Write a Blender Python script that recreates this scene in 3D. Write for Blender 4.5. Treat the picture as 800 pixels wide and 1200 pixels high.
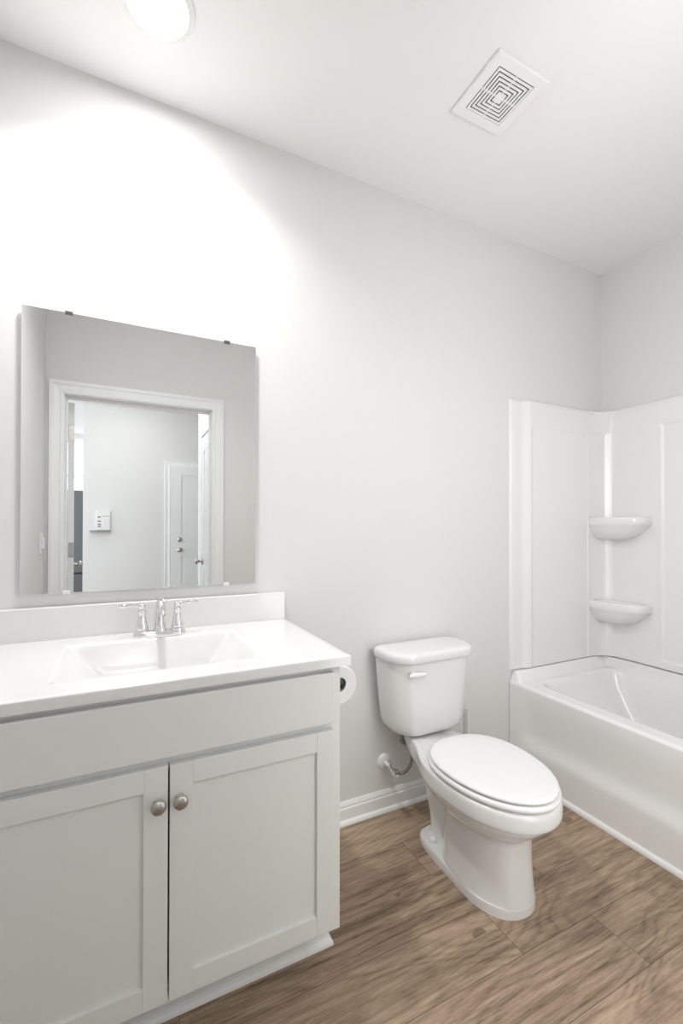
import bpy, bmesh, math, random
from mathutils import Vector, Matrix
random.seed(4)
PI = math.pi
S = bpy.context.scene
for o in list(bpy.data.objects): bpy.data.objects.remove(o)
C = S.collection

# ---------------------------------------------------------------- camera
cam_d = bpy.data.cameras.new('camera'); cam = bpy.data.objects.new('camera', cam_d); C.objects.link(cam)
S.camera = cam
cam_d.sensor_fit = 'VERTICAL'; cam_d.sensor_height = 36.0
cam_d.lens = 520.14*36/1200
cam_d.shift_y = 15.74/1200
cam_d.clip_start = 0.02
YAW, PITCH, ROLL = .4564, .0072, .0017
Fv = Vector((math.sin(YAW)*math.cos(PITCH), math.cos(YAW)*math.cos(PITCH), math.sin(PITCH)))
Rv = Vector((math.cos(YAW), -math.sin(YAW), 0)); Uv = Rv.cross(Fv)
R2 = Rv*math.cos(ROLL)+Uv*math.sin(ROLL); U2 = -Rv*math.sin(ROLL)+Uv*math.cos(ROLL)
cam.matrix_world = Matrix(((R2.x, U2.x, -Fv.x, .1132), (R2.y, U2.y, -Fv.y, -1.6774), (R2.z, U2.z, -Fv.z, 1.237), (0, 0, 0, 1)))

# ---------------------------------------------------------------- world, exposure
w = bpy.data.worlds.new('sky'); S.world = w; w.use_nodes = True
bg = w.node_tree.nodes['Background']; bg.inputs[0].default_value = (.86, .93, 1, 1); bg.inputs[1].default_value = 2.2
S.view_settings.view_transform = 'Standard'; S.view_settings.look = 'None'
S.view_settings.gamma = 1; S.view_settings.use_curve_mapping = False
S.view_settings.exposure = 0.43
LAMP = 50.0       # emission of the bathroom lamp lens
HALL = 16.0       # emission of the hall lamp lenses

def area(name, loc, rot, sx, sy, power, col=(.995, .995, .992)):
    d = bpy.data.lights.new(name, 'AREA'); d.shape = 'RECTANGLE'; d.size = sx; d.size_y = sy; d.energy = power; d.color = col
    o = bpy.data.objects.new(name, d); C.objects.link(o); o.location = loc; o.rotation_euler = rot
    return o
# added soft fill at the door wall, out of view; no fixture there
area('fill_light', (1.24, -1.49, 1.05), (math.radians(90), 0, math.radians(-12)), .5, 1.7, 6.2)
area('fill_light', (1.42, -1.46, 1.9), (math.radians(90), 0, math.radians(-32)), .75, 1.1, 8.4)
# downward beam of the recessed lamp
beam = area('lamp_beam', (.195, -.31, 2.73), (0, 0, 0), .13, .13, 6.6)
beam.data.shape = 'DISK'; beam.data.spread = math.radians(132)

# ---------------------------------------------------------------- materials
def mat(name, col, rough=.5, metal=0, coat=0, emit=None, es=0, bump=0, bscale=300, spec=.5):
    m = bpy.data.materials.new(name); m.use_nodes = True; nt = m.node_tree
    b = nt.nodes['Principled BSDF']
    b.inputs['Base Color'].default_value = (*col, 1); b.inputs['Roughness'].default_value = rough
    b.inputs['Metallic'].default_value = metal; b.inputs['Coat Weight'].default_value = coat
    b.inputs['Specular IOR Level'].default_value = spec
    if emit: b.inputs['Emission Color'].default_value = (*emit, 1); b.inputs['Emission Strength'].default_value = es
    tc = nt.nodes.new('ShaderNodeTexCoord'); n = nt.nodes.new('ShaderNodeTexNoise')
    n.inputs['Scale'].default_value = bscale; n.inputs['Detail'].default_value = 3
    nt.links.new(tc.outputs['Object'], n.inputs['Vector'])
    if bump:
        bp = nt.nodes.new('ShaderNodeBump'); bp.inputs['Strength'].default_value = bump; bp.inputs['Distance'].default_value = .001
        nt.links.new(n.outputs['Fac'], bp.inputs['Height']); nt.links.new(bp.outputs['Normal'], b.inputs['Normal'])
    return m
WALL = mat('wall_paint', (.765, .76, .748), .8, bump=.15, bscale=220, spec=.25)
CEIL = mat('ceiling_paint', (.89, .885, .88), .9, bump=.15, bscale=160, spec=.2)
TRIM = mat('trim_paint', (.89, .89, .885), .35)
DOOR = mat('door_paint', (.82, .83, .83), .4)
CAB = mat('cabinet_paint', (.77, .782, .762), .42, bump=.05)
INSIDE = mat('cabinet_inside', (.35, .33, .30), .8)
MARBLE = mat('cultured_marble', (.80, .795, .785), .16, coat=.3)
PORC = mat('porcelain', (.80, .797, .788), .09, coat=.4)
SEAT = mat('seat_plastic', (.86, .855, .845), .22)
ACRY = mat('tub_acrylic', (.87, .867, .86), .2, coat=.3)
PAPER = mat('tissue_paper', (.86, .85, .84), .95, bump=.4, bscale=500)
CHROME = mat('chrome', (.80, .80, .81), .07, 1)
NICKEL = mat('brushed_nickel', (.52, .50, .48), .3, 1)
CLIP = mat('dark_clip_metal', (.22, .21, .20), .3, 1)
STEEL = mat('braided_steel', (.30, .29, .28), .42, 1, bump=.9, bscale=900)
BLACK = mat('black_metal', (.012, .012, .012), .35)
GREYP = mat('grey_print', (.25, .25, .25), .7)
PLAST = mat('white_plastic', (.84, .83, .82), .35)
GRILLE = mat('vent_plastic', (.90, .895, .885), .45)
DARK = mat('vent_shade_black', (.02, .02, .02), .8)
MIRR = mat('mirror_silver', (.93, .94, .935), .0, 1)
FRIDGE = mat('dark_stainless', (.12, .125, .13), .35, .6)
LENS = mat('lamp_lens', (.9, .9, .9), .4, emit=(.99, .995, 1), es=LAMP)
LENSH = mat('hall_lamp_lens', (.9, .9, .9), .4, emit=(1, .98, .95), es=HALL)

def glass_mat():
    m = bpy.data.materials.new('window_glass'); m.use_nodes = True; nt = m.node_tree
    for n in list(nt.nodes):
        if n.type == 'BSDF_PRINCIPLED': nt.nodes.remove(n)
    out = [n for n in nt.nodes if n.type == 'OUTPUT_MATERIAL'][0]
    t = nt.nodes.new('ShaderNodeBsdfTransparent'); g = nt.nodes.new('ShaderNodeBsdfGlossy'); g.inputs['Roughness'].default_value = .02
    mx = nt.nodes.new('ShaderNodeMixShader'); mx.inputs[0].default_value = .06
    nt.links.new(t.outputs[0], mx.inputs[1]); nt.links.new(g.outputs[0], mx.inputs[2]); nt.links.new(mx.outputs[0], out.inputs['Surface'])
    return m
GLASS = glass_mat()

def floor_mat():
    m = bpy.data.materials.new('wood_plank_floor'); m.use_nodes = True; nt = m.node_tree; N = nt.nodes; L = nt.links
    b = N['Principled BSDF']
    def math_(op, a, bb=None, c=None):
        n = N.new('ShaderNodeMath'); n.operation = op
        for i, v in enumerate((a, bb, c)):
            if v is None: continue
            if isinstance(v, (int, float)): n.inputs[i].default_value = v
            else: L.new(v, n.inputs[i])
        return n.outputs[0]
    tc = N.new('ShaderNodeTexCoord'); sp = N.new('ShaderNodeSeparateXYZ'); L.new(tc.outputs['Object'], sp.inputs[0])
    x, y = sp.outputs[0], sp.outputs[1]
    PW, PL = .180, 1.22
    yr = math_('DIVIDE', math_('ADD', y, 5.065), PW); row = math_('FLOOR', yr); fy = math_('FRACT', yr)
    wn = N.new('ShaderNodeTexWhiteNoise'); wn.noise_dimensions = '1D'; L.new(row, wn.inputs['W'])
    xs = math_('ADD', math_('DIVIDE', x, PL), math_('MULTIPLY', wn.outputs['Value'], 7.3)); col = math_('FLOOR', xs); fx = math_('FRACT', xs)
    cv = N.new('ShaderNodeCombineXYZ'); L.new(row, cv.inputs[0]); L.new(col, cv.inputs[1])
    wn2 = N.new('ShaderNodeTexWhiteNoise'); wn2.noise_dimensions = '2D'; L.new(cv.outputs[0], wn2.inputs['Vector'])
    tone = wn2.outputs['Value']
    # grain coordinates: stretched along x, shifted for each plank
    gv = N.new('ShaderNodeCombineXYZ')
    L.new(math_('ADD', x, math_('MULTIPLY', tone, 13.0)), gv.inputs[0]); L.new(math_('ADD', y, math_('MULTIPLY', tone, 31.0)), gv.inputs[1]); L.new(math_('MULTIPLY', tone, 9.0), gv.inputs[2])
    def noise(scale, sx, sy, det, dist, rough=.55):
        mp = N.new('ShaderNodeMapping'); mp.inputs['Scale'].default_value = (sx, sy, 1); L.new(gv.outputs[0], mp.inputs[0])
        n = N.new('ShaderNodeTexNoise'); n.inputs['Scale'].default_value = scale; n.inputs['Detail'].default_value = det
        n.inputs['Distortion'].default_value = dist; n.inputs['Roughness'].default_value = rough; L.new(mp.outputs[0], n.inputs['Vector']); return n.outputs['Fac']
    broad = noise(1, 1.3, 8, 4, 1.6, .6)
    fine = noise(1, 7, 170, 5, .6, .7)
    mid = noise(1, 3.2, 42, 4, 1.2, .65)
    pore = noise(1, 30, 420, 3, .3, .75)
    # flowing figure: contour lines of a slow noise field
    flow = noise(1, 1.1, 4.2, 2, .6, .5)
    gy = math_('ADD', y, math_('MULTIPLY', tone, 31.0))
    ph = math_('ADD', math_('MULTIPLY', gy, 165.0), math_('MULTIPLY', flow, 95.0))
    ln = math_('POWER', math_('MULTIPLY_ADD', math_('SINE', ph), .5, .5), 2.5)
    ln = math_('MULTIPLY', ln, math_('MULTIPLY', broad, 1.6))
    v = math_('ADD', math_('MULTIPLY', broad, .44), math_('MULTIPLY', fine, .36))
    v = math_('ADD', v, math_('MULTIPLY', mid, .34))
    v = math_('SUBTRACT', v, math_('MULTIPLY', ln, .065))
    v = math_('ADD', v, math_('MULTIPLY', pore, .24))
    v = math_('ADD', v, math_('MULTIPLY', tone, .10))
    cr = N.new('ShaderNodeValToRGB'); L.new(math_('SUBTRACT', v, .208), cr.inputs[0])
    e = cr.color_ramp.elements; e[0].position = .27; e[0].color = (.062, .040, .026, 1); e[1].position = .78; e[1].color = (.60, .455, .325, 1)
    for p, c in ((.38, (.135, .092, .061)), (.49, (.275, .198, .137)), (.60, (.42, .31, .22))):
        k = e.new(p); k.color = (*c, 1)
    # knots
    kv = N.new('ShaderNodeMapping'); kv.inputs['Scale'].default_value = (1.9, 4.4, 1); L.new(gv.outputs[0], kv.inputs[0])
    vo = N.new('ShaderNodeTexVoronoi'); vo.inputs['Scale'].default_value = 1.0; L.new(kv.outputs[0], vo.inputs['Vector'])
    kn = math_('LESS_THAN', math_('ADD', vo.outputs['Distance'], math_('MULTIPLY', fine, .07)), .085)
    # seams
    ey = math_('MINIMUM', fy, math_('SUBTRACT', 1, fy)); ex = math_('MINIMUM', fx, math_('SUBTRACT', 1, fx))
    seam = math_('MAXIMUM', math_('LESS_THAN', ey, .006), math_('LESS_THAN', ex, .0008))
    mx = N.new('ShaderNodeMix'); mx.data_type = 'RGBA'; mx.inputs[7].default_value = (.07, .048, .032, 1)
    L.new(math_('MAXIMUM', math_('MULTIPLY', seam, .7), math_('MULTIPLY', kn, .55)), mx.inputs[0]); L.new(cr.outputs[0], mx.inputs[6])
    L.new(mx.outputs[2], b.inputs['Base Color'])
    b.inputs['Roughness'].default_value = .5; b.inputs['Specular IOR Level'].default_value = .3
    bp = N.new('ShaderNodeBump'); bp.inputs['Strength'].default_value = .25; bp.inputs['Distance'].default_value = .0015
    L.new(math_('SUBTRACT', v, seam), bp.inputs['Height']); L.new(bp.outputs[0], b.inputs['Normal'])
    return m
FLOOR = floor_mat()

# ---------------------------------------------------------------- helpers
def obj(name, bm, m, parent=None, smooth=None, bevel=0, seg=2, subsurf=0):
    me = bpy.data.meshes.new(name)
    bmesh.ops.recalc_face_normals(bm, faces=bm.faces[:])
    bm.to_mesh(me); bm.free()
    ms = m if isinstance(m, (list, tuple)) else [m]
    for q in ms: me.materials.append(q)
    o = bpy.data.objects.new(name, me); C.objects.link(o)
    if parent: o.parent = parent
    if smooth is not None:
        for p in me.polygons: p.use_smooth = True
        if smooth < 180: me.set_sharp_from_angle(angle=math.radians(smooth))
    if bevel:
        b = o.modifiers.new('bevel', 'BEVEL'); b.width = bevel; b.segments = seg; b.limit_method = 'ANGLE'; b.angle_limit = math.radians(35); b.harden_normals = False
    if subsurf:
        s = o.modifiers.new('sub', 'SUBSURF'); s.levels = s.render_levels = subsurf
    return o
def place(t, *kids):  # children keep their world coordinates under an empty at the thing's base
    pass
def thing(name, loc, label, cat, group=None):
    o = bpy.data.objects.new(name, None); o.empty_display_size = .05; C.objects.link(o); o.location = loc
    o['label'] = label; o['category'] = cat
    if group: o['group'] = group
    return o
def tag(o, label, cat, group=None):
    o['label'] = label; o['category'] = cat
    if group: o['group'] = group
    return o
def struct(o): o['kind'] = 'structure'; return o
def box(bm, x0, x1, y0, y1, z0, z1, mi=0):
    vs = [bm.verts.new((x, y, z)) for x in (x0, x1) for y in (y0, y1) for z in (z0, z1)]
    for f in ((0, 1, 3, 2), (4, 6, 7, 5), (0, 4, 5, 1), (2, 3, 7, 6), (0, 2, 6, 4), (1, 5, 7, 3)):
        bm.faces.new([vs[i] for i in f]).material_index = mi
def boxes(*bs):
    bm = bmesh.new()
    for b in bs: box(bm, *b)
    return bm
def extrude_profile(bm, prof, p0, axis, L_, flip=1, mi=0):
    """prof: list (d, z): d away from the wall. axis 'x': runs along x, d toward -y*flip ; axis 'y': runs along y, d toward x*flip"""
    rings = []
    for t in (0, L_):
        r = []
        for d, z in prof:
            if axis == 'x': r.append(bm.verts.new((p0[0]+t, p0[1]-d*flip, p0[2]+z)))
            else: r.append(bm.verts.new((p0[0]+d*flip, p0[1]+t, p0[2]+z)))
        rings.append(r)
    n = len(prof)
    for i in range(n):
        j = (i+1) % n; bm.faces.new((rings[0][i], rings[0][j], rings[1][j], rings[1][i])).material_index = mi
    bm.faces.new(rings[0]); bm.faces.new(rings[1][::-1])
def lathe(bm, prof, M=Matrix(), n=32, cap=True, mi=0):
    """prof: list (r, z) around local z"""
    rings = []
    for r, z in prof:
        rings.append([bm.verts.new(M @ Vector((max(r, 1e-5)*math.cos(2*PI*k/n), max(r, 1e-5)*math.sin(2*PI*k/n), z))) for k in range(n)])
    for a, b in zip(rings, rings[1:]):
        for k in range(n): bm.faces.new((a[k], a[(k+1) % n], b[(k+1) % n], b[k])).material_index = mi
    if cap: bm.faces.new(rings[0][::-1]).material_index = mi; bm.faces.new(rings[-1]).material_index = mi
def M_axis(loc, d):
    """matrix whose z axis points along d"""
    q = Vector((0, 0, 1)).rotation_difference(Vector(d).normalized()); return Matrix.Translation(loc) @ q.to_matrix().to_4x4()
def catmull(P, m):
    """resample points P (tuples) with m sub-steps for each segment"""
    P = [Vector(p) for p in P]; out = []
    for i in range(len(P)-1):
        p1, p2 = P[i], P[i+1]
        p0 = P[i-1] if i else p1-(p2-p1); p3 = P[i+2] if i+2 < len(P) else p2+(p2-p1)
        for k in range(m):
            t = k/m; out.append(.5*((2*p1)+(p2-p0)*t+(2*p0-5*p1+4*p2-p3)*t*t+(3*p1-p0-3*p2+p3)*t**3))
    out.append(P[-1]); return out
def tube(bm, pts, rad, n=12, m=6, mi=0, flat=None):
    P = catmull(pts, m) if m > 1 else [Vector(p) for p in pts]
    if isinstance(rad, (int, float)): R = [rad]*len(P)
    else:
        rr = catmull([(r, 0, 0) for r in rad], m) if m > 1 else [(r,) for r in rad]; R = [q[0] for q in rr]
    T = [(P[min(i+1, len(P)-1)]-P[max(i-1, 0)]).normalized() for i in range(len(P))]
    nv = T[0].orthogonal().normalized(); rings = []
    for i, p in enumerate(P):
        nv = (nv-T[i]*nv.dot(T[i])).normalized(); bv = T[i].cross(nv)
        rings.append([bm.verts.new(p+(nv*math.cos(2*PI*k/n)+bv*math.sin(2*PI*k/n))*R[i]) for k in range(n)])
    for a, b in zip(rings, rings[1:]):
        for k in range(n): bm.faces.new((a[k], a[(k+1) % n], b[(k+1) % n], b[k])).material_index = mi
    bm.faces.new(rings[0][::-1]); bm.faces.new(rings[-1])
def loft(bm, rings, close=True, mi=0):
    R = [[bm.verts.new(p) for p in r] for r in rings]; n = len(R[0])
    for a, b in zip(R, R[1:]):
        for k in range(n): bm.faces.new((a[k], a[(k+1) % n], b[(k+1) % n], b[k])).material_index = mi
    if close: bm.faces.new(R[0][::-1]).material_index = mi; bm.faces.new(R[-1]).material_index = mi
def grid(bm, us, vs, fn, mi=0):
    G = [[bm.verts.new(fn(u, v)) for v in vs] for u in us]
    for i in range(len(us)-1):
        for j in range(len(vs)-1): bm.faces.new((G[i][j], G[i+1][j], G[i+1][j+1], G[i][j+1])).material_index = mi
    return G
def lin(a, b, n): return [a+(b-a)*i/n for i in range(n+1)]
def ss(t): t = max(0, min(1, t)); return t*t*(3-2*t)
def under(root, *objs):   # parent parts built in world coordinates to the thing's empty
    for o in objs:
        o.parent = root; o.matrix_parent_inverse = Matrix.Translation(root.location).inverted()
def sub(part, *objs):
    for o in objs: o.parent = part

# ---------------------------------------------------------------- room shell
H = 2.74; XL, XR = -.31, 2.647; YD = -1.52; YH = -1.635   # door wall faces
OX0, OX1, OZ = -.211, .661, 2.053                         # door opening
YF = -4.5; XC = -.325; XHR = .75; YC = -2.75              # hall: far wall, its free corner, right wall, that wall's corner
struct(obj('floor', boxes((-3.2, 3.2, -7.0, .1, -.1, 0)), FLOOR))
struct(obj('ceiling', boxes((-3.2, 3.2, -7.0, .1, H, H+.1)), CEIL))
struct(obj('wall_back', boxes((XL-.1, XR+.1, 0, .1, 0, H)), WALL))
struct(obj('wall_right', boxes((XR, XR+.1, YH, 0, 0, H)), WALL))
struct(obj('wall_left', boxes((XL-.1, XL, YH, 0, 0, H)), WALL))
struct(obj('wall_front', boxes((XL, OX0-.02, YH, YD, 0, H), (OX1+.02, XR, YH, YD, 0, H), (OX0-.02, OX1+.02, YH, YD, OZ+.02, H)), WALL))
struct(obj('wall_hall_right', boxes((XHR, XHR+.115, YC, YH, 0, H), (XHR+.115, 2.6, YC, YC+.115, 0, H)), WALL))
struct(obj('wall_hall_far', boxes((XC, 2.7, YF-.115, YF, 0, H)), WALL))
struct(obj('wall_hall_end', boxes((2.6, 2.7, YF, YC, 0, H)), WALL))
# kitchen wall with a window opening
WX0, WX1, WZ0, WZ1 = -1.5, -.40, 1.05, 2.62
struct(obj('wall_kitchen', boxes((-3.1, WX0, -6.7, -6.6, 0, H), (WX1, 1.5, -6.7, -6.6, 0, H), (WX0, WX1, -6.7, -6.6, 0, WZ0), (WX0, WX1, -6.7, -6.6, WZ1, H)), WALL))
wf = struct(obj('window_1', boxes((WX0-.06, WX0, -6.6, -6.58, WZ0-.06, WZ1+.06), (WX1, WX1+.06, -6.6, -6.58, WZ0-.06, WZ1+.06), (WX0, WX1, -6.6, -6.58, WZ1, WZ1+.06), (WX0, WX1, -6.6, -6.56, WZ0-.06, WZ0), (WX0, WX1, -6.66, -6.63, 2.06, 2.09)), TRIM))
sub(wf, obj('pane', boxes((WX0, WX1, -6.65, -6.644, WZ0, WZ1)), GLASS))
# jambs and casing of the bathroom doorway
struct(obj('trim_1', boxes((OX0-.02, OX0, YH, YD, 0, OZ+.02), (OX1, OX1+.02, YH, YD, 0, OZ+.02), (OX0, OX1, YH, YD, OZ, OZ+.02),
     (OX0, OX0+.01, YH+.04, YH+.075, 0, OZ), (OX1-.01, OX1, YH+.04, YH+.075, 0, OZ), (OX0+.01, OX1-.01, YH+.04, YH+.075, OZ-.01, OZ)), TRIM, bevel=.002))
def casing(name, x0, x1, ztop, y, s, wid=.07, m=TRIM):
    """mitred stepped door casing on a wall facing s*y"""
    prof = [(0, 0), (0, .010), (.012, .012), (.020, .009), (.048, .013), (.056, .018), (wid, .018), (wid, 0)]   # (outwards, off the wall)
    bm = bmesh.new(); R = []
    for (px, pz, dx, dz) in ((x0, 0, -1, 0), (x0, ztop, -1, 1), (x1, ztop, 1, 1), (x1, 0, 1, 0)):
        R.append([bm.verts.new((px+dx*d, y+s*h, pz+dz*d)) for d, h in prof])
    for a, b in zip(R, R[1:]):
        for i in range(len(prof)):
            j = (i+1) % len(prof); bm.faces.new((a[i], a[j], b[j], b[i]))
    bm.faces.new(R[0]); bm.faces.new(R[-1])
    return struct(obj(name, bm, m))
casing('trim_2', OX0-.006, OX1+.006, OZ+.006, YD, 1, .074)
casing('trim_3', OX0-.006, OX1+.006, OZ+.006, YH, -1, .074)

# baseboards
BASE = [(0, 0), (.024, 0), (.0235, .008), (.020, .015), (.013, .0195), (.013, .058), (.0125, .064), (.0095, .068), (.0095, .076), (.007, .083), (.004, .0905), (0, .0905)]
def baseboard(name, segs):
    bm = bmesh.new()
    for s in segs: extrude_profile(bm, BASE, *s)
    return struct(obj(name, bm, TRIM))
XT = 1.9006
baseboard('baseboard_back', [((.662, 0, 0), 'x', XT-.662)])
baseboard('baseboard_front', [((OX1+.082, YD, 0), 'x', XT-OX1-.082, -1)])
baseboard('baseboard_left', [((XL, YD, 0), 'y', -.60-YD)])
baseboard('baseboard_hall', [((XC, YF, 0), 'x', .60-XC, -1), ((XHR, -1.78, 0), 'y', -YH*-1+1.78, -1)])

# ---------------------------------------------------------------- ceiling lamp
LX, LY = .195, -.31
lamp = thing('ceiling_lamp', (LX, LY, H), 'round recessed ceiling light glowing above the mirror wall', 'ceiling light')
bm = bmesh.new(); lathe(bm, [(.078, -.002), (.084, -.010), (.100, -.006), (.103, 0), (.078, 0)], cap=False)
tr = obj('trim_ring', bm, PLAST, lamp, smooth=40)
bm = bmesh.new(); lathe(bm, [(.079, -.0015), (.07, -.004), (.04, -.006), (.0, -.0065)], cap=False)
le = obj('lens', bm, LENS, lamp, smooth=60)
def hall_lamp(x, y, label):
    t = thing('hall_ceiling_lamp', (x, y, H), label, 'ceiling light')
    bm = bmesh.new(); lathe(bm, [(.16, 0), (.165, -.012), (.155, -.02), (.15, -.018)], cap=False)
    obj('rim', bm, NICKEL, t, smooth=40)
    bm = bmesh.new(); lathe(bm, [(.152, -.018), (.14, -.045), (.10, -.065), (.05, -.075), (0, -.077)], cap=False)
    obj('lens', bm, LENSH, t, smooth=60)
hall_lamp(.20, -2.35, 'round flush lamp on the hall ceiling nearest the bathroom doorway')
hall_lamp(.20, -3.75, 'round flush lamp on the hall ceiling nearest the far door')
hall_lamp(-1.3, -5.3, 'round flush lamp on the kitchen ceiling above the refrigerator')

# ---------------------------------------------------------------- exhaust vent
v = thing('ceiling_vent', (1.272, -.548, H), 'square white ceiling exhaust vent with concentric square slots', 'vent')
HV = .1135
bm = bmesh.new()
def sqring(bm, a, b, z0, z1, zi=None):
    """flat square ring between half sizes a<b, from z0 (outer lip) to z1 (bottom)"""
    def sq(r, z): return [bm.verts.new((x*r, y*r, z)) for x, y in ((-1, -1), (1, -1), (1, 1), (-1, 1))]
    zi = z1 if zi is None else zi
    Rr = [sq(b, z0), sq(b, z1), sq(a, zi), sq(a, z0)]
    for i in range(4):
        p, q = Rr[i], Rr[(i+1) % 4]
        for k in range(4): bm.faces.new((p[k], p[(k+1) % 4], q[(k+1) % 4], q[k]))
sqring(bm, .079, HV, 0, -.014)
fr = obj('frame', bm, GRILLE, v, bevel=.003)
obj('shade_plate', boxes((-.079, .079, -.079, .079, -.0085, 0)), DARK, v)  # solid black plate: shade between the louvers put in as colour, no recess
b0 = .0765
while b0 > .02:
    bm = bmesh.new(); sqring(bm, b0-.0072, b0, -.0105, -.0145); obj('louver', bm, GRILLE, v, bevel=.0006, seg=1); b0 -= .0118
obj('louver', boxes((-b0, b0, -b0, b0, -.0145, -.0105)), GRILLE, v, bevel=.001)
obj('rib', boxes((-.079, .079, -.0025, .0025, -.0130, -.0095), (-.0025, .0025, -.079, -.0026, -.0130, -.0095), (-.0025, .0025, .0026, .079, -.0130, -.0095)), GRILLE, v)

# ---------------------------------------------------------------- vanity cabinet
CX1, CY = .659, -.558
vc = thing('vanity_cabinet', (.17, -.28, 0), 'light grey shaker bathroom vanity cabinet with two doors', 'cabinet')
CXL = XL+.002
body = obj('body', boxes(
    (CX1-.016, CX1, CY, -.002, .126, .855), (CX1-.016, CX1, -.455, -.002, 0, .126), (CXL, CXL+.016, CY, -.002, 0.126, .855),
    (CXL+.016, CX1-.016, CY+.02, -.014, .130, .146), (CXL+.016, CX1-.016, -.012, -.002, .146, .855),
    (CXL+.016, CX1-.016, CY, CY+.019, .126, .17), (-.17, CX1-.056, CY, CY+.019, .67, .72), (-.17, CX1-.056, CY, CY+.019, .815, .855),
    (CXL+.016, -.17, CY, CY+.019, .17, .855), (CX1-.056, CX1-.016, CY, CY+.019, .17, .855), (CXL, CX1-.016, -.455, -.439, 0, .1295)), CAB)
under(vc, body)
SH = [(0, 0), (.021, 0), (.0205, .008), (.017, .015), (.010, .0195), (0, .021)]
bm = bmesh.new(); R_ = []
for px_, py_, dx_, dy_ in ((CXL, -.4555, 0, -1), (CX1, -.4555, 1, -1), (CX1, -.002, 1, 0)):
    R_.append([bm.verts.new((px_+dx_*d, py_+dy_*d, z)) for d, z in SH])
for a, b in zip(R_, R_[1:]):
    for i in range(len(SH)): bm.faces.new((a[i], a[(i+1) % len(SH)], b[(i+1) % len(SH)], b[i]))
bm.faces.new(R_[0]); bm.faces.new(R_[-1])
under(vc, obj('toe_moulding', bm, TRIM))
DF = CY-.019
def shaker(x0, x1, z0, z1, fr_=.052, rec=.008):
    """five piece door: rails and stiles round a recessed flat panel"""
    bm = bmesh.new()
    box(bm, x0, x0+fr_, DF, CY-.001, z0, z1); box(bm, x1-fr_, x1, DF, CY-.001, z0, z1)
    box(bm, x0+fr_, x1-fr_, DF, CY-.001, z1-fr_, z1); box(bm, x0+fr_, x1-fr_, DF, CY-.001, z0, z0+fr_)
    return bm
for x0, x1, kx in ((-.212, .2085, .187), (.2125, .634, .2345)):
    d = obj('door', shaker(x0, x1, .145, .688), CAB, bevel=.0012, seg=2); under(vc, d)
    p = obj('panel', boxes((x0+.051, x1-.051, DF+.008, DF+.014, .196, .637)), CAB); sub(d, p)
    bm = bmesh.new(); M = M_axis((kx, DF, .609), (0, -1, 0))
    lathe(bm, [(.0105, 0), (.0095, .003), (.0058, .006), (.0055, .012), (.009, .016), (.0155, .019), (.0168, .022), (.0155, .0255), (.010, .0285), (.004, .0295), (0, .0296)], M, 28)
    sub(d, obj('knob', bm, NICKEL, smooth=50))
bm = boxes((-.212, .634, DF, CY-.001, .706, .844))
under(vc, obj('drawer_front', bm, CAB, bevel=.0025, seg=2))

# ---------------------------------------------------------------- counter top with moulded basin
ct = thing('sink_counter', (.186, -.28, .858), 'glossy white moulded counter with rectangular basin and backsplash', 'countertop')
ZT, ZB = .8855, .8585; YE = -.5795; XE = .682; X0 = XL+.002
def basin(x, y):
    a = (x+.034)/.10; b = (.452-x)/.10; c = (-.128-y)/.045; d = (y+.478)/.06
    def sm(t): return max(0, min(1, t))
    ks = [sm(a), sm(b), sm(c), sm(d)]; k = min(ks)
    # slightly rounded meeting of the floor and the walls
    s = k if k < .8 else .8+.2*(1-(1-(k-.8)/.2)**2)*.98
    dd = .112*s
    fl = .010*(1-min(1, math.hypot((x-.209)/.14, (y+.31)/.12))) if k >= 1 else 0
    return dd+fl
def edges_soft(t): return t
us = sorted(set([round(q, 5) for q in lin(X0, -.06, 8)+lin(-.06, .10, 56)+lin(.10, .32, 28)+lin(.32, .48, 56)+lin(.48, XE, 8)]))
vs = sorted(set([round(q, 5) for q in lin(YE, -.50, 6)+lin(-.50, -.40, 44)+lin(-.40, -.19, 24)+lin(-.19, -.115, 34)+lin(-.115, -.002, 8)]))
def smooth_basin(x, y):
    e = .007; return sum(basin(x+i*e, y+j*e) for i in (-1, 0, 1) for j in (-1, 0, 1))/9
def rim(x, y):  # small eased front and right edge
    r = .004; q = 0
    for t in (y-YE, XE-x):
        if t < r: q = max(q, r-math.sqrt(max(0, r*r-(r-t)**2)))
    return q
us += [XE-.0005, XE-.0015, XE-.003]; vs += [YE+.0005, YE+.0015, YE+.003]; us.sort(); vs.sort()
bm = bmesh.new(); G = grid(bm, us, vs, lambda x, y: (x, y, ZT-smooth_basin(x, y)-rim(x, y)))
# skirt and underside ledge
def skirt(line):
    lo = [bm.verts.new((q.co.x, q.co.y, ZB)) for q in line]
    for i in range(len(line)-1): bm.faces.new((line[i], line[i+1], lo[i+1], lo[i]))
    return lo
f = skirt([r[0] for r in G]); r_ = skirt(G[-1]); l_ = skirt(G[0]); bk = skirt([r[-1] for r in G])
fi = [bm.verts.new((q.co.x, -.50, ZB)) for q in f]
for i in range(len(f)-1): bm.faces.new((f[i], f[i+1], fi[i+1], fi[i]))
ri = [bm.verts.new((.60, q.co.y, ZB)) for q in r_]
for i in range(len(r_)-1): bm.faces.new((r_[i], r_[i+1], ri[i+1], ri[i]))
under(ct, obj('counter', bm, MARBLE, smooth=38))
bm = boxes((X0, XE, -.022, -.001, ZT-.002, .9886))
# cove between counter and backsplash
under(ct, obj('backsplash', bm, MARBLE, bevel=.004, seg=3, smooth=40))
bm = bmesh.new(); lathe(bm, [(.0, .001), (.012, .0012), (.014, .003), (.021, .003), (.0225, .001), (.0225, -.004), (0, -.004)], Matrix.Translation((.209, -.31, ZT-.1225)), 28, cap=False)
under(ct, obj('drain', bm, CHROME, smooth=40))

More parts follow.
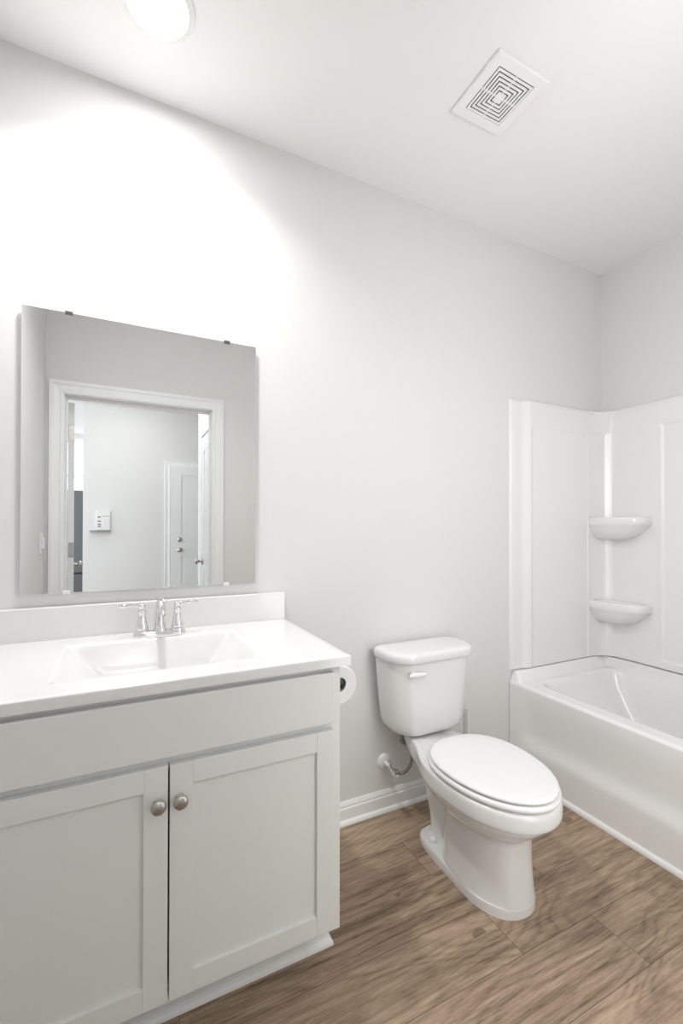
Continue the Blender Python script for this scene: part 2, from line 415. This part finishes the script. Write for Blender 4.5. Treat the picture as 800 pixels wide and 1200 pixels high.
# ---------------------------------------------------------------- faucet
FX, FY = .2225, -.098
fa = thing('faucet', (FX, FY, ZT), 'chrome two-handle centerset faucet on the white counter', 'faucet')
bm = bmesh.new()
def stadium(hx, r, z, n=14):
    out = []
    for k in range(n+1): t = -PI/2+PI*k/n; out.append(Vector((hx+r*math.cos(t), r*math.sin(t), z)))
    for k in range(n+1): t = PI/2+PI*k/n; out.append(Vector((-hx+r*math.cos(t), r*math.sin(t), z)))
    return out
loft(bm, [stadium(.054, .026, 0), stadium(.054, .027, .003), stadium(.054, .026, .009), stadium(.052, .023, .014), stadium(.051, .019, .0165)])
obj('base_plate', bm, CHROME, fa, smooth=40)
for s in (-1, 1):
    bm = bmesh.new()
    lathe(bm, [(.024, .010), (.0235, .018), (.019, .024), (.0205, .029), (.0175, .036), (.0145, .05), (.0115, .066), (.0105, .074), (.013, .078), (.0135, .083), (.0105, .088), (.0085, .091), (.011, .095), (.0115, .102), (.008, .107), (0, .108)], Matrix.Translation((s*.054, 0, 0)), 26)
    h = obj('handle', bm, CHROME, fa, smooth=50)
    bm = bmesh.new(); x = s*.054
    tube(bm, [(x, 0, .099), (x+s*.014, -.001, .101), (x+s*.03, -.003, .103), (x+s*.05, -.006, .104), (x+s*.067, -.008, .104)], [.0055, .0042, .0052, .0062, .0035], 12, 5)
    sub(h, obj('lever', bm, CHROME, smooth=70))
bm = bmesh.new()
lathe(bm, [(.021, .010), (.0215, .020), (.017, .026), (.0185, .031), (.0165, .036)], Matrix(), 26)
tube(bm, [(0, 0, .03), (0, .002, .055), (0, .001, .08), (0, -.008, .102), (0, -.028, .116), (0, -.052, .112), (0, -.070, .096), (0, -.078, .078)], [.0165, .0145, .0132, .0125, .012, .0115, .0118, .0125], 18, 6)
obj('spout', bm, CHROME, fa, smooth=60)
bm = bmesh.new(); tube(bm, [(0, .019, .012), (0, .021, .05), (0, .022, .09)], .0024, 8, 3); lathe(bm, [(.0025, .088), (.005, .092), (.005, .098), (.002, .102), (0, .102)], Matrix.Translation((0, .022, 0)), 12)
obj('lift_rod', bm, CHROME, fa, smooth=60)

# ---------------------------------------------------------------- mirror
mi = thing('wall_mirror', (.196, -.012, 1.0265), 'frameless rectangular mirror clipped to the wall above the counter', 'mirror')
gl = obj('glass', boxes((-.1726, .5641, -.015, -.009, 1.03, 1.9295)), MIRR, bevel=.0008, seg=1); under(mi, gl)
for x, z, s in ((-.047, 1.9295, 1), (.455, 1.9295, 1), (-.049, 1.03, -1), (.455, 1.03, -1)):
    bm = boxes((x-.011, x+.011, -.0185, -.001, z+s*.0005, z+s*.004), (x-.011, x+.011, -.0185, -.0155, z-s*.007, z+s*.0005))
    under(mi, obj('clip', bm, CLIP if s > 0 else PLAST, bevel=.0012))

# ---------------------------------------------------------------- toilet (f = distance from the wall, w = across)
TX = 1.27
to = thing('toilet', (TX, -.35, 0), 'white two-piece toilet with closed elongated lid', 'toilet')
def ring_from(ctrl, z, m=5):
    """ctrl: half outline (f, w) rear to front -> full closed ring"""
    ext = [(-ctrl[1][1], ctrl[1][0], 0)]+[(w, f, 0) for f, w in ctrl]+[(-ctrl[-2][1], ctrl[-2][0], 0)]
    half = catmull(ext, m)[m:-m]
    pts = [Vector((TX+max(p[0], 0), -p[1], z)) for p in half]
    left = [Vector((TX-max(p[0], 0), -p[1], z)) for p in half][::-1][1:-1]
    return pts+left
def lofted(sections, m=5, mz=4, cap=True):
    """sections: list (z, ctrl); control net interpolated in z too; a section repeated within 2 mm keeps an edge"""
    keys = [[(z, *c) for c in ctrl] for z, ctrl in sections]
    cols = [catmull([k[i] for k in keys], mz) for i in range(len(keys[0]))]
    rings = []
    for r in range(len(cols[0])):
        ctrl = [(cols[i][r][1], cols[i][r][2]) for i in range(len(cols))]
        z = cols[0][r][0]
        rings.append(ring_from(ctrl, z, m))
    bm = bmesh.new(); loft(bm, rings); return bm
def foot(z, d): # foot flange
    return (z, [(.198+d, 0), (.200+d, .05), (.214+d, .088-d), (.27, .108-d), (.36, .115-d*.6), (.46, .118-d*.2), (.56, .114-d*.15), (.636-d*.15, .072), (.662-d*.15, 0)])
ped = lofted([
    foot(0, 0), foot(.014, 0), foot(.026, .003), foot(.032, .010),
    (.038, [(.235, 0), (.237, .045), (.248, .062), (.29, .070), (.345, .080), (.405, .1125), (.545, .1125), (.634, .0705), (.6595, 0)]),
    (.075, [(.230, 0), (.230, .038), (.24, .052), (.28, .058), (.352, .064), (.392, .104), (.535, .109), (.630, .069), (.656, 0)]),
    (.14, [(.212, 0), (.212, .038), (.222, .050), (.27, .056), (.352, .062), (.390, .099), (.53, .105), (.626, .067), (.651, 0)]),
    (.20, [(.19, 0), (.19, .042), (.20, .054), (.26, .062), (.350, .070), (.392, .101), (.53, .104), (.625, .067), (.649, 0)]),
    (.24, [(.17, 0), (.17, .05), (.18, .062), (.25, .076), (.345, .098), (.42, .118), (.53, .114), (.63, .074), (.655, 0)]),
    (.268, [(.15, 0), (.15, .06), (.16, .072), (.245, .096), (.35, .134), (.46, .150), (.575, .136), (.664, .082), (.690, 0)]),
    (.296, [(.12, 0), (.12, .066), (.135, .080), (.24, .112), (.353, .152), (.473, .165), (.597, .147), (.69, .083), (.718, 0)]),
    (.322, [(.10, 0), (.10, .070), (.115, .084), (.235, .122), (.358, .160), (.478, .172), (.605, .152), (.70, .086), (.731, 0)]),
    (.325, [(.10, 0), (.10, .070), (.115, .084), (.235, .126), (.36, .173), (.48, .186), (.615, .165), (.717, .095), (.749, 0)]),
    (.355, [(.075, 0), (.075, .072), (.09, .086), (.215, .118), (.355, .174), (.48, .188), (.617, .167), (.719, .096), (.752, 0)]),
    (.377, [(.065, 0), (.065, .072), (.08, .087), (.205, .110), (.345, .172), (.48, .185), (.615, .164), (.715, .095), (.747, 0)]),
    (.383, [(.075, 0), (.075, .068), (.09, .082), (.21, .103), (.35, .163), (.48, .175), (.605, .155), (.70, .088), (.732, 0)])], mz=5)
under(to, obj('bowl', ped, PORC, smooth=55))
def egg(z, e, f0=.288, f1=.747, fm=.486, hw=.179, n=72, n2=2.34):
    out = []
    for k in range(n):
        t = 2*PI*k/n; a, b = math.cos(t), math.sin(t)
        if a >= 0: ff = fm+(f1-fm-e)*a; ww = (hw-e)*b
        else: ff = fm-(fm-f0-e)*abs(a)**(2/n2); ww = (hw-e)*abs(b)**(2/n2)*(1 if b > 0 else -1)
        out.append(Vector((TX+ww, -ff, z)))
    return out
bm = bmesh.new(); loft(bm, [egg(.3835, .012), egg(.384, .003), egg(.387, -.004), egg(.393, -.0072), egg(.399, -.0065), egg(.4030, -.002), egg(.4045, .006), egg(.4046, .02)])
under(to, obj('seat', bm, SEAT, smooth=60))
bm = bmesh.new(); loft(bm, [egg(.4080, .014), egg(.4082, .004), egg(.4105, 0), egg(.4165, .0), egg(.4195, .004), egg(.4215, .014), egg(.4235, .05), egg(.4245, .10), egg(.4248, .15)])
under(to, obj('lid', bm, SEAT, smooth=60))
for s in (-1, 1):
    bm = bmesh.new(); xx = TX+s*.070
    loft(bm, [[Vector((xx+.018*math.cos(a)*q, -.290+.012*math.sin(a)*q, z)) for a in [2*PI*k/20 for k in range(20)]] for q, z in ((1, .382), (1, .398), (.85, .403))])
    under(to, obj('hinge', bm, SEAT, smooth=50))
# bolt caps
for s in (-1, 1):
    bm = bmesh.new(); lathe(bm, [(.0155, 0), (.0155, .008), (.0145, .016), (.010, .0205), (.004, .022), (0, .022)], Matrix.Translation((TX+s*.080, -.292, .030)), 22, cap=False)
    under(to, obj('bolt_cap', bm, SEAT, smooth=60))
# tank
def rr(hw, f0, f1, z, rf, rb, n=8, bow=0):
    """rounded rectangle ring; rf front corner radius, rb rear"""
    out = []
    for cx_, cf, r, a0 in ((hw-rb, f0+rb, rb, -PI/2), (hw-rf, f1-rf, rf, 0), (-hw+rf, f1-rf, rf, PI/2), (-hw+rb, f0+rb, rb, PI)):
        for k in range(n+1):
            a = a0+PI/2*k/n; x = cx_+r*math.cos(a); f_ = cf+r*math.sin(a)
            if f_ > (f0+f1)/2: f_ += bow*(1-(x/hw)**2)*((f_-(f0+f1)/2)/((f1-f0)/2))
            out.append(Vector((TX+x, -f_, z)))
    return out
bm = bmesh.new(); rings = []
for z, hw, f0, f1, rf in ((.386, .120, .055, .165, .05), (.388, .143, .035, .185, .065), (.396, .158, .028, .195, .075), (.415, .170, .022, .200, .08), (.44, .177, .020, .203, .085), (.52, .187, .019, .206, .088), (.62, .196, .018, .209, .09), (.695, .202, .018, .212, .09)):
    rings.append(rr(hw+.007, f0, f1-.012, z, rf, .035, bow=.016))
for r in rings:
    for q in r: q.x += .015
loft(bm, rings); under(to, obj('tank', bm, PORC, smooth=50))
bm = bmesh.new(); rings = []
for z, e in ((.6955, .012), (.697, .003), (.702, 0), (.722, .0), (.730, .003), (.735, .010), (.7375, .022), (.7385, .045)):
    rings.append(rr(.2185-e, .012+e, .214-e, z, .092-e*.6, .045-e*.3, bow=.018))
for r in rings:
    for q in r: q.x += .015
loft(bm, rings); under(to, obj('tank_lid', bm, PORC, smooth=50))
# flush lever
bm = bmesh.new(); lathe(bm, [(.014, 0), (.014, .005), (.011, .010), (.007, .012), (.007, .02)], M_axis((1.152, -.2035, .655), (0, -1, 0)), 20)
P = [(1.150, -.222, .655), (1.160, -.227, .656), (1.180, -.228, .656), (1.205, -.227, .6545)]
loft(bm, [[Vector(p)+Vector((0, .0055*math.cos(a)*q, .0085*math.sin(a)*q)) for a in [2*PI*k/14 for k in range(14)]] for p, q in zip([(1.128, -.219, .653)]+P, (.55, 1.15, 1.2, 1.0, .75))])
under(to, obj('flush_lever', bm, SEAT, smooth=60))

# ---------------------------------------------------------------- water supply
ws = thing('supply_valve', (1.145, 0, .215), 'white wall flange with chrome stop valve and braided hose beside toilet', 'water valve')
bm = bmesh.new(); lathe(bm, [(.034, .0005), (.034, .004), (.030, .010), (.018, .014), (.012, .0155), (.012, .016)], M_axis((1.145, 0, .215), (0, -1, 0)), 30)
under(ws, obj('flange', bm, PLAST, smooth=45))
bm = bmesh.new(); tube(bm, [(1.145, -.014, .215), (1.145, -.05, .215)], .0085, 16, 1); under(ws, obj('stub_pipe', bm, PLAST, smooth=60))
bm = bmesh.new(); M = M_axis((1.145, -.046, .215), (.12, -.62, -.42))
lathe(bm, [(.011, 0), (.011, .010), (.0085, .012), (.0085, .034), (.011, .036), (.011, .044), (.006, .046), (.004, .052)], M, 16)
lathe(bm, [(.007, 0), (.007, .010), (.0095, .011), (.0095, .022)], M_axis(M @ Vector((0, 0, .024)), (.9, -.1, -.1)), 12)
under(ws, obj('valve_body', bm, CHROME, smooth=45))
bm = bmesh.new(); M2 = M @ Matrix.Translation((0, 0, .050)); n_ = 20
loft(bm, [[M2 @ Vector((.008*math.cos(2*PI*k/n_), .018*math.sin(2*PI*k/n_), z_)) for k in range(n_)] for z_ in (0, .006)])
under(ws, obj('valve_knob', bm, CHROME, bevel=.001))
q0 = M @ Vector((.018, 0, .024))
bm = bmesh.new(); tube(bm, [(1.164, -.068, .198), (1.180, -.075, .190), (1.200, -.082, .194), (1.217, -.088, .212), (1.229, -.092, .240), (1.224, -.094, .275), (1.206, -.095, .305), (1.190, -.095, .328)], .0065, 12, 6)
under(ws, obj('hose', bm, STEEL, smooth=70))
bm = bmesh.new(); lathe(bm, [(.009, 0), (.0155, .003), (.0155, .016), (.011, .019), (.011, .042)], M_axis((1.188, -.095, .326), (-.25, 0, 1)), 10)
for a_ in range(3): box(bm, 1.172+a_*.012, 1.178+a_*.012, -.112, -.106, .330, .345)
under(ws, obj('coupling_nut', bm, STEEL, smooth=30))

# ---------------------------------------------------------------- toilet paper
tp = thing('paper_holder', (CX1, -.30, .745), 'black paper holder arm fixed to the vanity side', 'toilet paper holder')
bm = bmesh.new(); lathe(bm, [(.024, .0005), (.024, .004), (.020, .008), (.009, .011), (.009, .068)], M_axis((CX1, -.285, .745), (1, 0, 0)), 24); under(tp, obj('post', bm, BLACK, smooth=40))
bm = bmesh.new(); tube(bm, [(.735, -.278, .745), (.735, -.405, .745)], .0085, 16, 1); under(tp, obj('arm', bm, BLACK, smooth=60))
bm = bmesh.new(); lathe(bm, [(.0085, 0), (.017, .001), (.0175, .006), (.012, .011), (0, .012)], M_axis((.735, -.404, .745), (0, -1, 0)), 24); under(tp, obj('end_cap', bm, BLACK, smooth=50))
bm = bmesh.new(); lathe(bm, [(.0205, 0), (.060, 0), (.0625, .003), (.0625, .099), (.060, .102), (.0205, .102), (.0205, 0)], M_axis((.735, -.298, .7355), (0, -1, 0)), 48, cap=False)
tag(obj('toilet_paper_roll', bm, PAPER, smooth=40), 'white toilet paper roll peeking out beside the vanity', 'toilet paper')

# ---------------------------------------------------------------- bathtub
TL = 1.516; ZR = .457
tb = thing('bathtub', (2.27, -.76, 0), 'white alcove bathtub along the right wall with recessed apron', 'bathtub')
XO, XI = XT, XR-.004
def tubdepth(x, y):
    # distances in from the basin edge
    dx0 = x-1.985; dx1 = 2.595-x; dy0 = -.085-y; dy1 = y+1.43
    r = .10
    def corner(a, b):
        return a if b > r else (b if a > r else r-math.hypot(r-a, r-b)) if (a > r or b > r) else r-math.hypot(r-a, r-b)
    if min(dx0, dx1, dy0, dy1) <= -.02: return 0
    d = min(corner(min(dx0, dx1), min(dy0, dy1)), 9)
    if d <= 0: return 0
    # side wall steep, end at the wall gently sloped
    s1 = min(min(dx0, dx1)/.10, 1); s2 = min(dy0/.34, 1) if dy0 < dy1 else min(dy1/.12, 1)
    k = min(d/.05, 1)
    return .34*min(1, (math.sin(PI/2*max(0, min(1, s1)))*math.sin(PI/2*max(0, min(1, s2)))) )*ss(k)**.5+.004*ss(k)
def softd(x, y):
    e = .006; return sum(tubdepth(x+i*e, y+j*e) for i in (-1, 0, 1) for j in (-1, 0, 1))/9
us = lin(XO, XO+.012, 5)+lin(XO+.02, 2.12, 34)+lin(2.13, 2.47, 18)+lin(2.48, 2.60, 22)+lin(2.605, XI, 4)
vs = lin(-.002, -.06, 4)+lin(-.066, -.25, 36)+lin(-.26, -1.2, 46)+lin(-1.21, -1.46, 30)+lin(-1.47, -TL, 4)
def deck(x, y):
    z = ZR-softd(x, y); t = x-XO; r = .012
    if t < r: z -= r-math.sqrt(max(0, r*r-(r-t)**2))
    q = ss((t-.012)/.03)-ss((t-.055)/.03)
    up = max(ss(((x-(XI-.050))/.012)), ss((y+.052)/.012), ss((-TL+.052-y)/.012))   # tiling flange
    z += .052*up*ss((t-.006)/.02)
    return (x, y, z)
bm = bmesh.new(); G = grid(bm, us, vs, deck)
# apron: recessed panel above a full-depth kick band
def apron(y, z):
    e = ss((-.03-y-.02*(z/.3))/.10)*ss((y+TL-.03)/.10)
    top = ss((ZR-.015-z)/.20); bot = ss((z-.145)/.085)
    bulge = .017*e*top*bot
    return (XO+bulge+(.001 if z < .02 else 0), y, z)
zs = [0, .01, .05, .10, .14, .150, .158, .166, .176, .186, .198, .212, .23, .26, .32, .38, .40, .41, .42, .43, .438, ZR-.012]
vy = lin(-.002, -.07, 4)+lin(-.076, -.15, 14)+lin(-.16, -1.36, 20)+lin(-1.37, -1.45, 12)+lin(-1.455, -TL, 4)
grid(bm, vy, zs, apron)
bmesh.ops.remove_doubles(bm, verts=bm.verts[:], dist=.0002)
under(tb, obj('shell', bm, ACRY, smooth=50))
bm = bmesh.new(); extrude_profile(bm, [(0, 0), (.013, 0), (.0125, .010), (.009, .017), (.003, .021), (0, .021)], (XT, -TL, 0), 'y', TL-.024, -1)
struct(obj('trim_4', bm, TRIM))
bm = bmesh.new(); lathe(bm, [(0, .001), (.03, .001), (.034, 0)], Matrix.Translation((2.29, -1.18, ZR-.343)), 24, cap=False); under(tb, obj('drain', bm, CHROME, smooth=40))

# ---------------------------------------------------------------- tub surround
su = thing('tub_surround', (2.27, -.02, .52), 'white moulded wall surround with corner shelves above the tub', 'shower surround')
ZS0, ZS1 = ZR+.056, 1.9117
XQ = 2.491      # where the corner unit meets the end panel
YQ = -.325      # where it meets the side panel
def end_h(x, z):
    h = .012
    if x < XT+.008: h = .012*math.sqrt(max(0, 1-((XT+.008-x)/.008)**2))
    h += .020*ss((x-1.972)/.055)      # rounded rise beside the flange
    e = ss((x-2.030)/.012)*ss((XQ-.006-x)/.01)*ss((1.785-z)/.02)
    return h-.005*e
us = lin(XT, XT+.010, 5)+lin(XT+.016, 1.97, 5)+lin(1.974, 2.06, 24)+lin(2.07, XQ-.02, 8)+lin(XQ-.018, XQ, 8)
vs = lin(ZS0, 1.74, 12)+lin(1.75, 1.80, 16)+lin(1.81, ZS1-.006, 4)+[ZS1-.003, ZS1]
def end_p(x, z):
    h = end_h(x, z)
    if z > ZS1-.005: h -= (z-ZS1+.005)/.005*.006
    return (x, -h, z)
bm = bmesh.new(); G = grid(bm, us, vs, end_p)
def cap_edge(line, fn):
    lo = [bm.verts.new(fn(q.co)) for q in line]
    for i in range(len(line)-1): bm.faces.new((line[i], line[i+1], lo[i+1], lo[i]))
cap_edge([r[-1] for r in G], lambda c: (c.x, -.0005, c.z)); cap_edge([r[0] for r in G], lambda c: (c.x, -.0005, c.z)); cap_edge(G[0], lambda c: (c.x, -.0005, c.z)); cap_edge(G[-1], lambda c: (c.x, -.0005, c.z))
under(su, obj('end_panel', bm, ACRY, smooth=45))
# corner unit swept round the corner: parameter s along an L with rounded corner
def corner_path(h, R):
    k = h/.026
    P = [(XQ, -.031*k), (2.520, -.035*k), (2.552, -.044*k), (2.580, -.058*k), (2.600, -.074), (2.6095, -.084), (2.615, -.100), (2.619, -.135), (2.6215, -.18), (2.6225, -.25), (2.6225, YQ)]
    return [(p[0]+(.026-h if i > 3 else 0), p[1]) for i, p in enumerate(catmull([(a, b, 0) for a, b in P], 2))]
rings = []
for z in [ZS0]+lin(.6, 1.6, 8)+lin(1.64, 1.76, 6)+[1.775, 1.785, 1.795, 1.80, 1.85, ZS1-.004, ZS1-.001, ZS1]:
    e = ss((1.795-z)/.02)
    h = .026-.004*e; R = 0
    if z > ZS1-.003: h -= .004*(z-ZS1+.003)/.003
    rings.append([(x, y, z) for x, y in corner_path(h, R)])
bm = bmesh.new(); V = [[bm.verts.new(p) for p in r] for r in rings]
for a, b in zip(V, V[1:]):
    for k in range(len(a)-1): bm.faces.new((a[k], a[k+1], b[k+1], b[k]))
wallv = [bm.verts.new((q.co.x if i < 10 else XR-.0005, -.0005 if i <= 10 else q.co.y, ZS1)) for i, q in enumerate(V[-1])]
for k in range(len(wallv)-1): bm.faces.new((V[-1][k], V[-1][k+1], wallv[k+1], wallv[k]))
for side, fix in ((0, lambda c: (c.x, -.0005, c.z)), (-1, lambda c: (XR-.0005, c.y, c.z))):
    ln = [r[side] for r in V]; lo = [bm.verts.new(fix(q.co)) for q in ln]
    for i in range(len(ln)-1): bm.faces.new((ln[i], ln[i+1], lo[i+1], lo[i]))
under(su, obj('corner_panel', bm, ACRY, smooth=50))
# side panel along the right wall
def side_h(y, z):
    h = .024
    e = ss((YQ-.012-y)/.012)*ss((1.792-z)/.02)*ss((y+1.19)/.012)*ss((z-ZS0-.035)/.012)
    return h-.008*e
us = lin(YQ, YQ-.03, 10)+lin(YQ-.05, -1.17, 10)+lin(-1.18, -1.21, 8)+lin(-1.25, -TL, 4)
vs = [ZS0, ZS0+.03]+lin(ZS0+.034, ZS0+.05, 6)+lin(.62, 1.76, 8)+lin(1.77, 1.80, 10)+lin(1.82, ZS1-.004, 3)+[ZS1]
bm = bmesh.new(); G = grid(bm, us, vs, lambda y, z: (XR-side_h(y, z)+(.003 if z == ZS1 else 0), y, z))
cap_edge([r[-1] for r in G], lambda c: (XR-.0005, c.y, c.z)); cap_edge(G[0], lambda c: (XR-.0005, c.y, c.z)); cap_edge(G[-1], lambda c: (XR-.0005, c.y, c.z))
under(su, obj('side_panel', bm, ACRY, smooth=45))
bm = boxes((XT, XR-.026, YD+.001, YD+.018, ZS0, ZS1)); under(su, obj('end_panel', bm, ACRY, bevel=.004))
# corner shelves
def shelf(z, tip=0):
    bm = bmesh.new(); xc, yc = XR-.021, -.024
    def outline(k, z_, in_=0):
        ax, ay = .134*k, .268*k; pts = [Vector((xc-in_, yc-in_, z_))]
        for i in range(29):
            t = PI/2*i/28; n = 3.4
            pts.append(Vector((xc-in_-(ax-in_)*abs(math.cos(t))**(2/n), yc-in_-(ay-in_)*abs(math.sin(t))**(2/n), z_)))
        return pts
    loft(bm, [outline(.50, z-.122), outline(.62, z-.118), outline(.74, z-.104), outline(.84, z-.084), outline(.92, z-.062), outline(.955, z-.050), outline(.985, z-.045), outline(1.0, z-.036), outline(1.0, z-.016), outline(.99, z-.006), outline(.965, z-.001), outline(.93, z, .010), outline(.88, z-.001, .03), outline(.84, z-.006, .035), outline(.80, z-.008, .04)])
    return obj('shelf', bm, ACRY, smooth=40)
under(su, shelf(1.302), shelf(.835))

# ---------------------------------------------------------------- things seen in the mirror
# open bathroom door, hinged on the left jamb and swung out into the hall
def panel_door(wd, ht, th, panels):
    """slab in local coords: x 0..wd, y 0..th, panels recessed on both faces"""
    bm = bmesh.new(); box(bm, 0, wd, .008, th-.008, 0, ht)
    xs = sorted({0, wd, *[q for p in panels for q in p[:2]]}); zs_ = sorted({0, ht, *[q for p in panels for q in p[2:]]})
    for i in range(len(xs)-1):
        for j in range(len(zs_)-1):
            cx_, cz_ = (xs[i]+xs[i+1])/2, (zs_[j]+zs_[j+1])/2
            if any(p[0] < cx_ < p[1] and p[2] < cz_ < p[3] for p in panels): continue
            for y0, y1 in ((0, .008), (th-.008, th)): box(bm, xs[i], xs[i+1], y0, y1, zs_[j], zs_[j+1])
    for p in panels:
        for y0, y1 in ((.003, .008), (th-.008, th-.003)): box(bm, p[0]+.03, p[1]-.03, y0, y1, p[2]+.03, p[3]-.03)
    bmesh.ops.remove_doubles(bm, verts=bm.verts[:], dist=.0001)
    return bm
def knobset(th, x, z, both=True, stem=.035):
    bm = bmesh.new()
    for s, y in ((-1, 0), (1, th)) if both else ((-1, 0),):
        lathe(bm, [(.032, .0003), (.032, .004), (.026, .009), (.012, .012), (.010, .030), (.018, .036), (.0265, .045), (.0275, .055), (.022, .064), (.010, .068), (0, .0685)], M_axis((x, y, z), (0, s, 0)), 24)
    return bm
two = [(.115, .66, 1.02, 1.90), (.115, .66, .25, .86)]
bd = thing('open_door', (-.20, -1.657, .008), 'white door open into the hall, edge-on at left of the mirror', 'door')
bd.rotation_euler = (0, 0, -PI/2-.095)
obj('slab', panel_door(.80, 2.03, .035, two), DOOR, bd, bevel=.001)
obj('knob', knobset(.035, .735, .945), NICKEL, bd, smooth=45)
for z in (1.84, 1.095, .25):
    obj('hinge', boxes((-.0022, -.0002, .004, .034, z-.053, z+.045)), NICKEL, bd, bevel=.001)
for o in bd.children:
    if o.name.startswith('slab') or o.name.startswith('knob') or o.name.startswith('hinge'): o.location = (0, -.006, 0)

# far entry door
struct(obj('trim_5', boxes((.648, .655, YF, YF+.012, 0, 2.05), (.655, 1.515, YF, YF+.012, 2.043, 2.05)), TRIM))
casing('trim_6', .655, 1.515, 2.045, YF, 1, .065)
fd = thing('entry_door', (.660, YF+.004, .008), 'white panelled door in the far hall wall, seen in the mirror', 'door')
two2 = [(.13, .72, 1.02, 1.92), (.13, .72, .25, .87)]
sl = obj('slab', panel_door(.85, 2.033, .036, two2), DOOR, fd, bevel=.001); sl.rotation_euler = (0, 0, 0); sl.location = (0, 0, 0)
bm = bmesh.new()
for z, pr in ((.95, [(.032, .0003), (.032, .004), (.026, .009), (.012, .012), (.010, .030), (.018, .036), (.0265, .045), (.0275, .055), (.022, .064), (.010, .068), (0, .0685)]), ):
    lathe(bm, pr, M_axis((.108, .036, z), (0, 1, 0)), 24)
obj('knob', bm, NICKEL, fd, smooth=45)
bm = bmesh.new(); lathe(bm, [(.031, .0003), (.031, .006), (.026, .012), (.012, .014), (.012, .026), (0, .027)], M_axis((.108, .036, 1.082), (0, 1, 0)), 24)
obj('deadbolt', bm, NICKEL, fd, smooth=45)
# side door in the hall's right wall
def hall_side_casing():
    bm = bmesh.new(); y0, y1, zt = -2.45, -1.70, 2.05
    box(bm, XHR-.017, XHR, y0-.06, y0, 0, zt+.06); box(bm, XHR-.017, XHR, y1, y1+.05, 0, zt+.06); box(bm, XHR-.017, XHR, y0, y1, zt, zt+.06)
    return struct(obj('trim_7', bm, TRIM, bevel=.004))
hall_side_casing()
sd = thing('side_door', (XHR-.001, -2.447, .008), 'white door in the hall side wall at the right edge of the mirror view', 'door')
sd.rotation_euler = (0, 0, PI/2)
o = obj('slab', panel_door(.744, 2.03, .012, [(.115, .63, 1.02, 1.90), (.115, .63, .25, .86)]), DOOR, sd, bevel=.001)
bm = bmesh.new(); lathe(bm, [(.032, .0003), (.032, .004), (.026, .009), (.012, .012), (.010, .030), (.018, .036), (.0265, .045), (.0275, .055), (.022, .064), (.010, .068), (0, .0685)], M_axis((.07, .012, .945), (0, 1, 0)), 24)
obj('knob', bm, NICKEL, sd, smooth=45)
# wall control panel
cp = thing('control_panel', (-.115, YF, 1.2), 'small white control panel above a narrow ledge on the hall wall, in the mirror', 'control panel')
obj('plate', boxes((-.070, .082, 0, .022, .012, .245)), PLAST, cp, bevel=.004)
obj('ledge', boxes((-.135, .085, 0, .075, -.008, .010)), mat('grey_ledge', (.30, .29, .28), .5), cp, bevel=.002)
for z in (.175, .122, .085, .06): obj('button', boxes((-.052, -.018, .0222, .026, z-.009, z+.006)), GREYP, cp, bevel=.001)
for x in (.018, .052): obj('switch', boxes((x-.009, x+.007, .0222, .028, .06, .15)), PLAST, cp, bevel=.001)
obj('label_strip', boxes((.0, .065, .0222, .0232, .18, .186)), GREYP, cp)
# bathroom light switch on the left wall
sw = thing('light_switch', (XL, -1.363, 1.15), 'white light switch on the side wall, at lower left in the mirror', 'light switch')
obj('plate', boxes((.0003, .008, -.036, .036, -.059, .059)), PLAST, sw, bevel=.003)
obj('rocker', boxes((.008, .020, -.016, .016, -.030, .030)), PLAST, sw, bevel=.003)
# refrigerator beyond the hall corner
rf = thing('refrigerator', (-.80, -5.75, 0), 'tall dark refrigerator beyond the hall, a thin strip in the mirror', 'refrigerator')
obj('body', boxes((-.42, .42, -.32, .28, .02, 1.76)), FRIDGE, rf, bevel=.008)
obj('door', boxes((-.42, -.004, .285, .345, .62, 1.755)), FRIDGE, rf, bevel=.01)
obj('door', boxes((.004, .42, .285, .345, .62, 1.755)), FRIDGE, rf, bevel=.01)
obj('drawer', boxes((-.42, .42, .285, .345, .04, .612)), FRIDGE, rf, bevel=.01)
bm = bmesh.new(); tube(bm, [(-.04, .345, .85), (-.04, .385, .87), (-.04, .385, 1.5), (-.04, .345, 1.52)], .01, 10, 1); obj('handle', bm, NICKEL, rf, smooth=50)
bm = bmesh.new(); tube(bm, [(.04, .345, .85), (.04, .385, .87), (.04, .385, 1.5), (.04, .345, 1.52)], .01, 10, 1); obj('handle', bm, NICKEL, rf, smooth=50)
# slim white pipe standing against the wall between the tank and the tub
bm = bmesh.new(); tube(bm, [(1.594, -.033, 0), (1.594, -.033, .36), (1.594, -.033, .378)], [.006, .006, .0045], 12, 1)
tag(obj('wall_pipe', bm, PLAST, smooth=60), 'thin white upright pipe by the wall, right of the toilet tank', 'pipe')
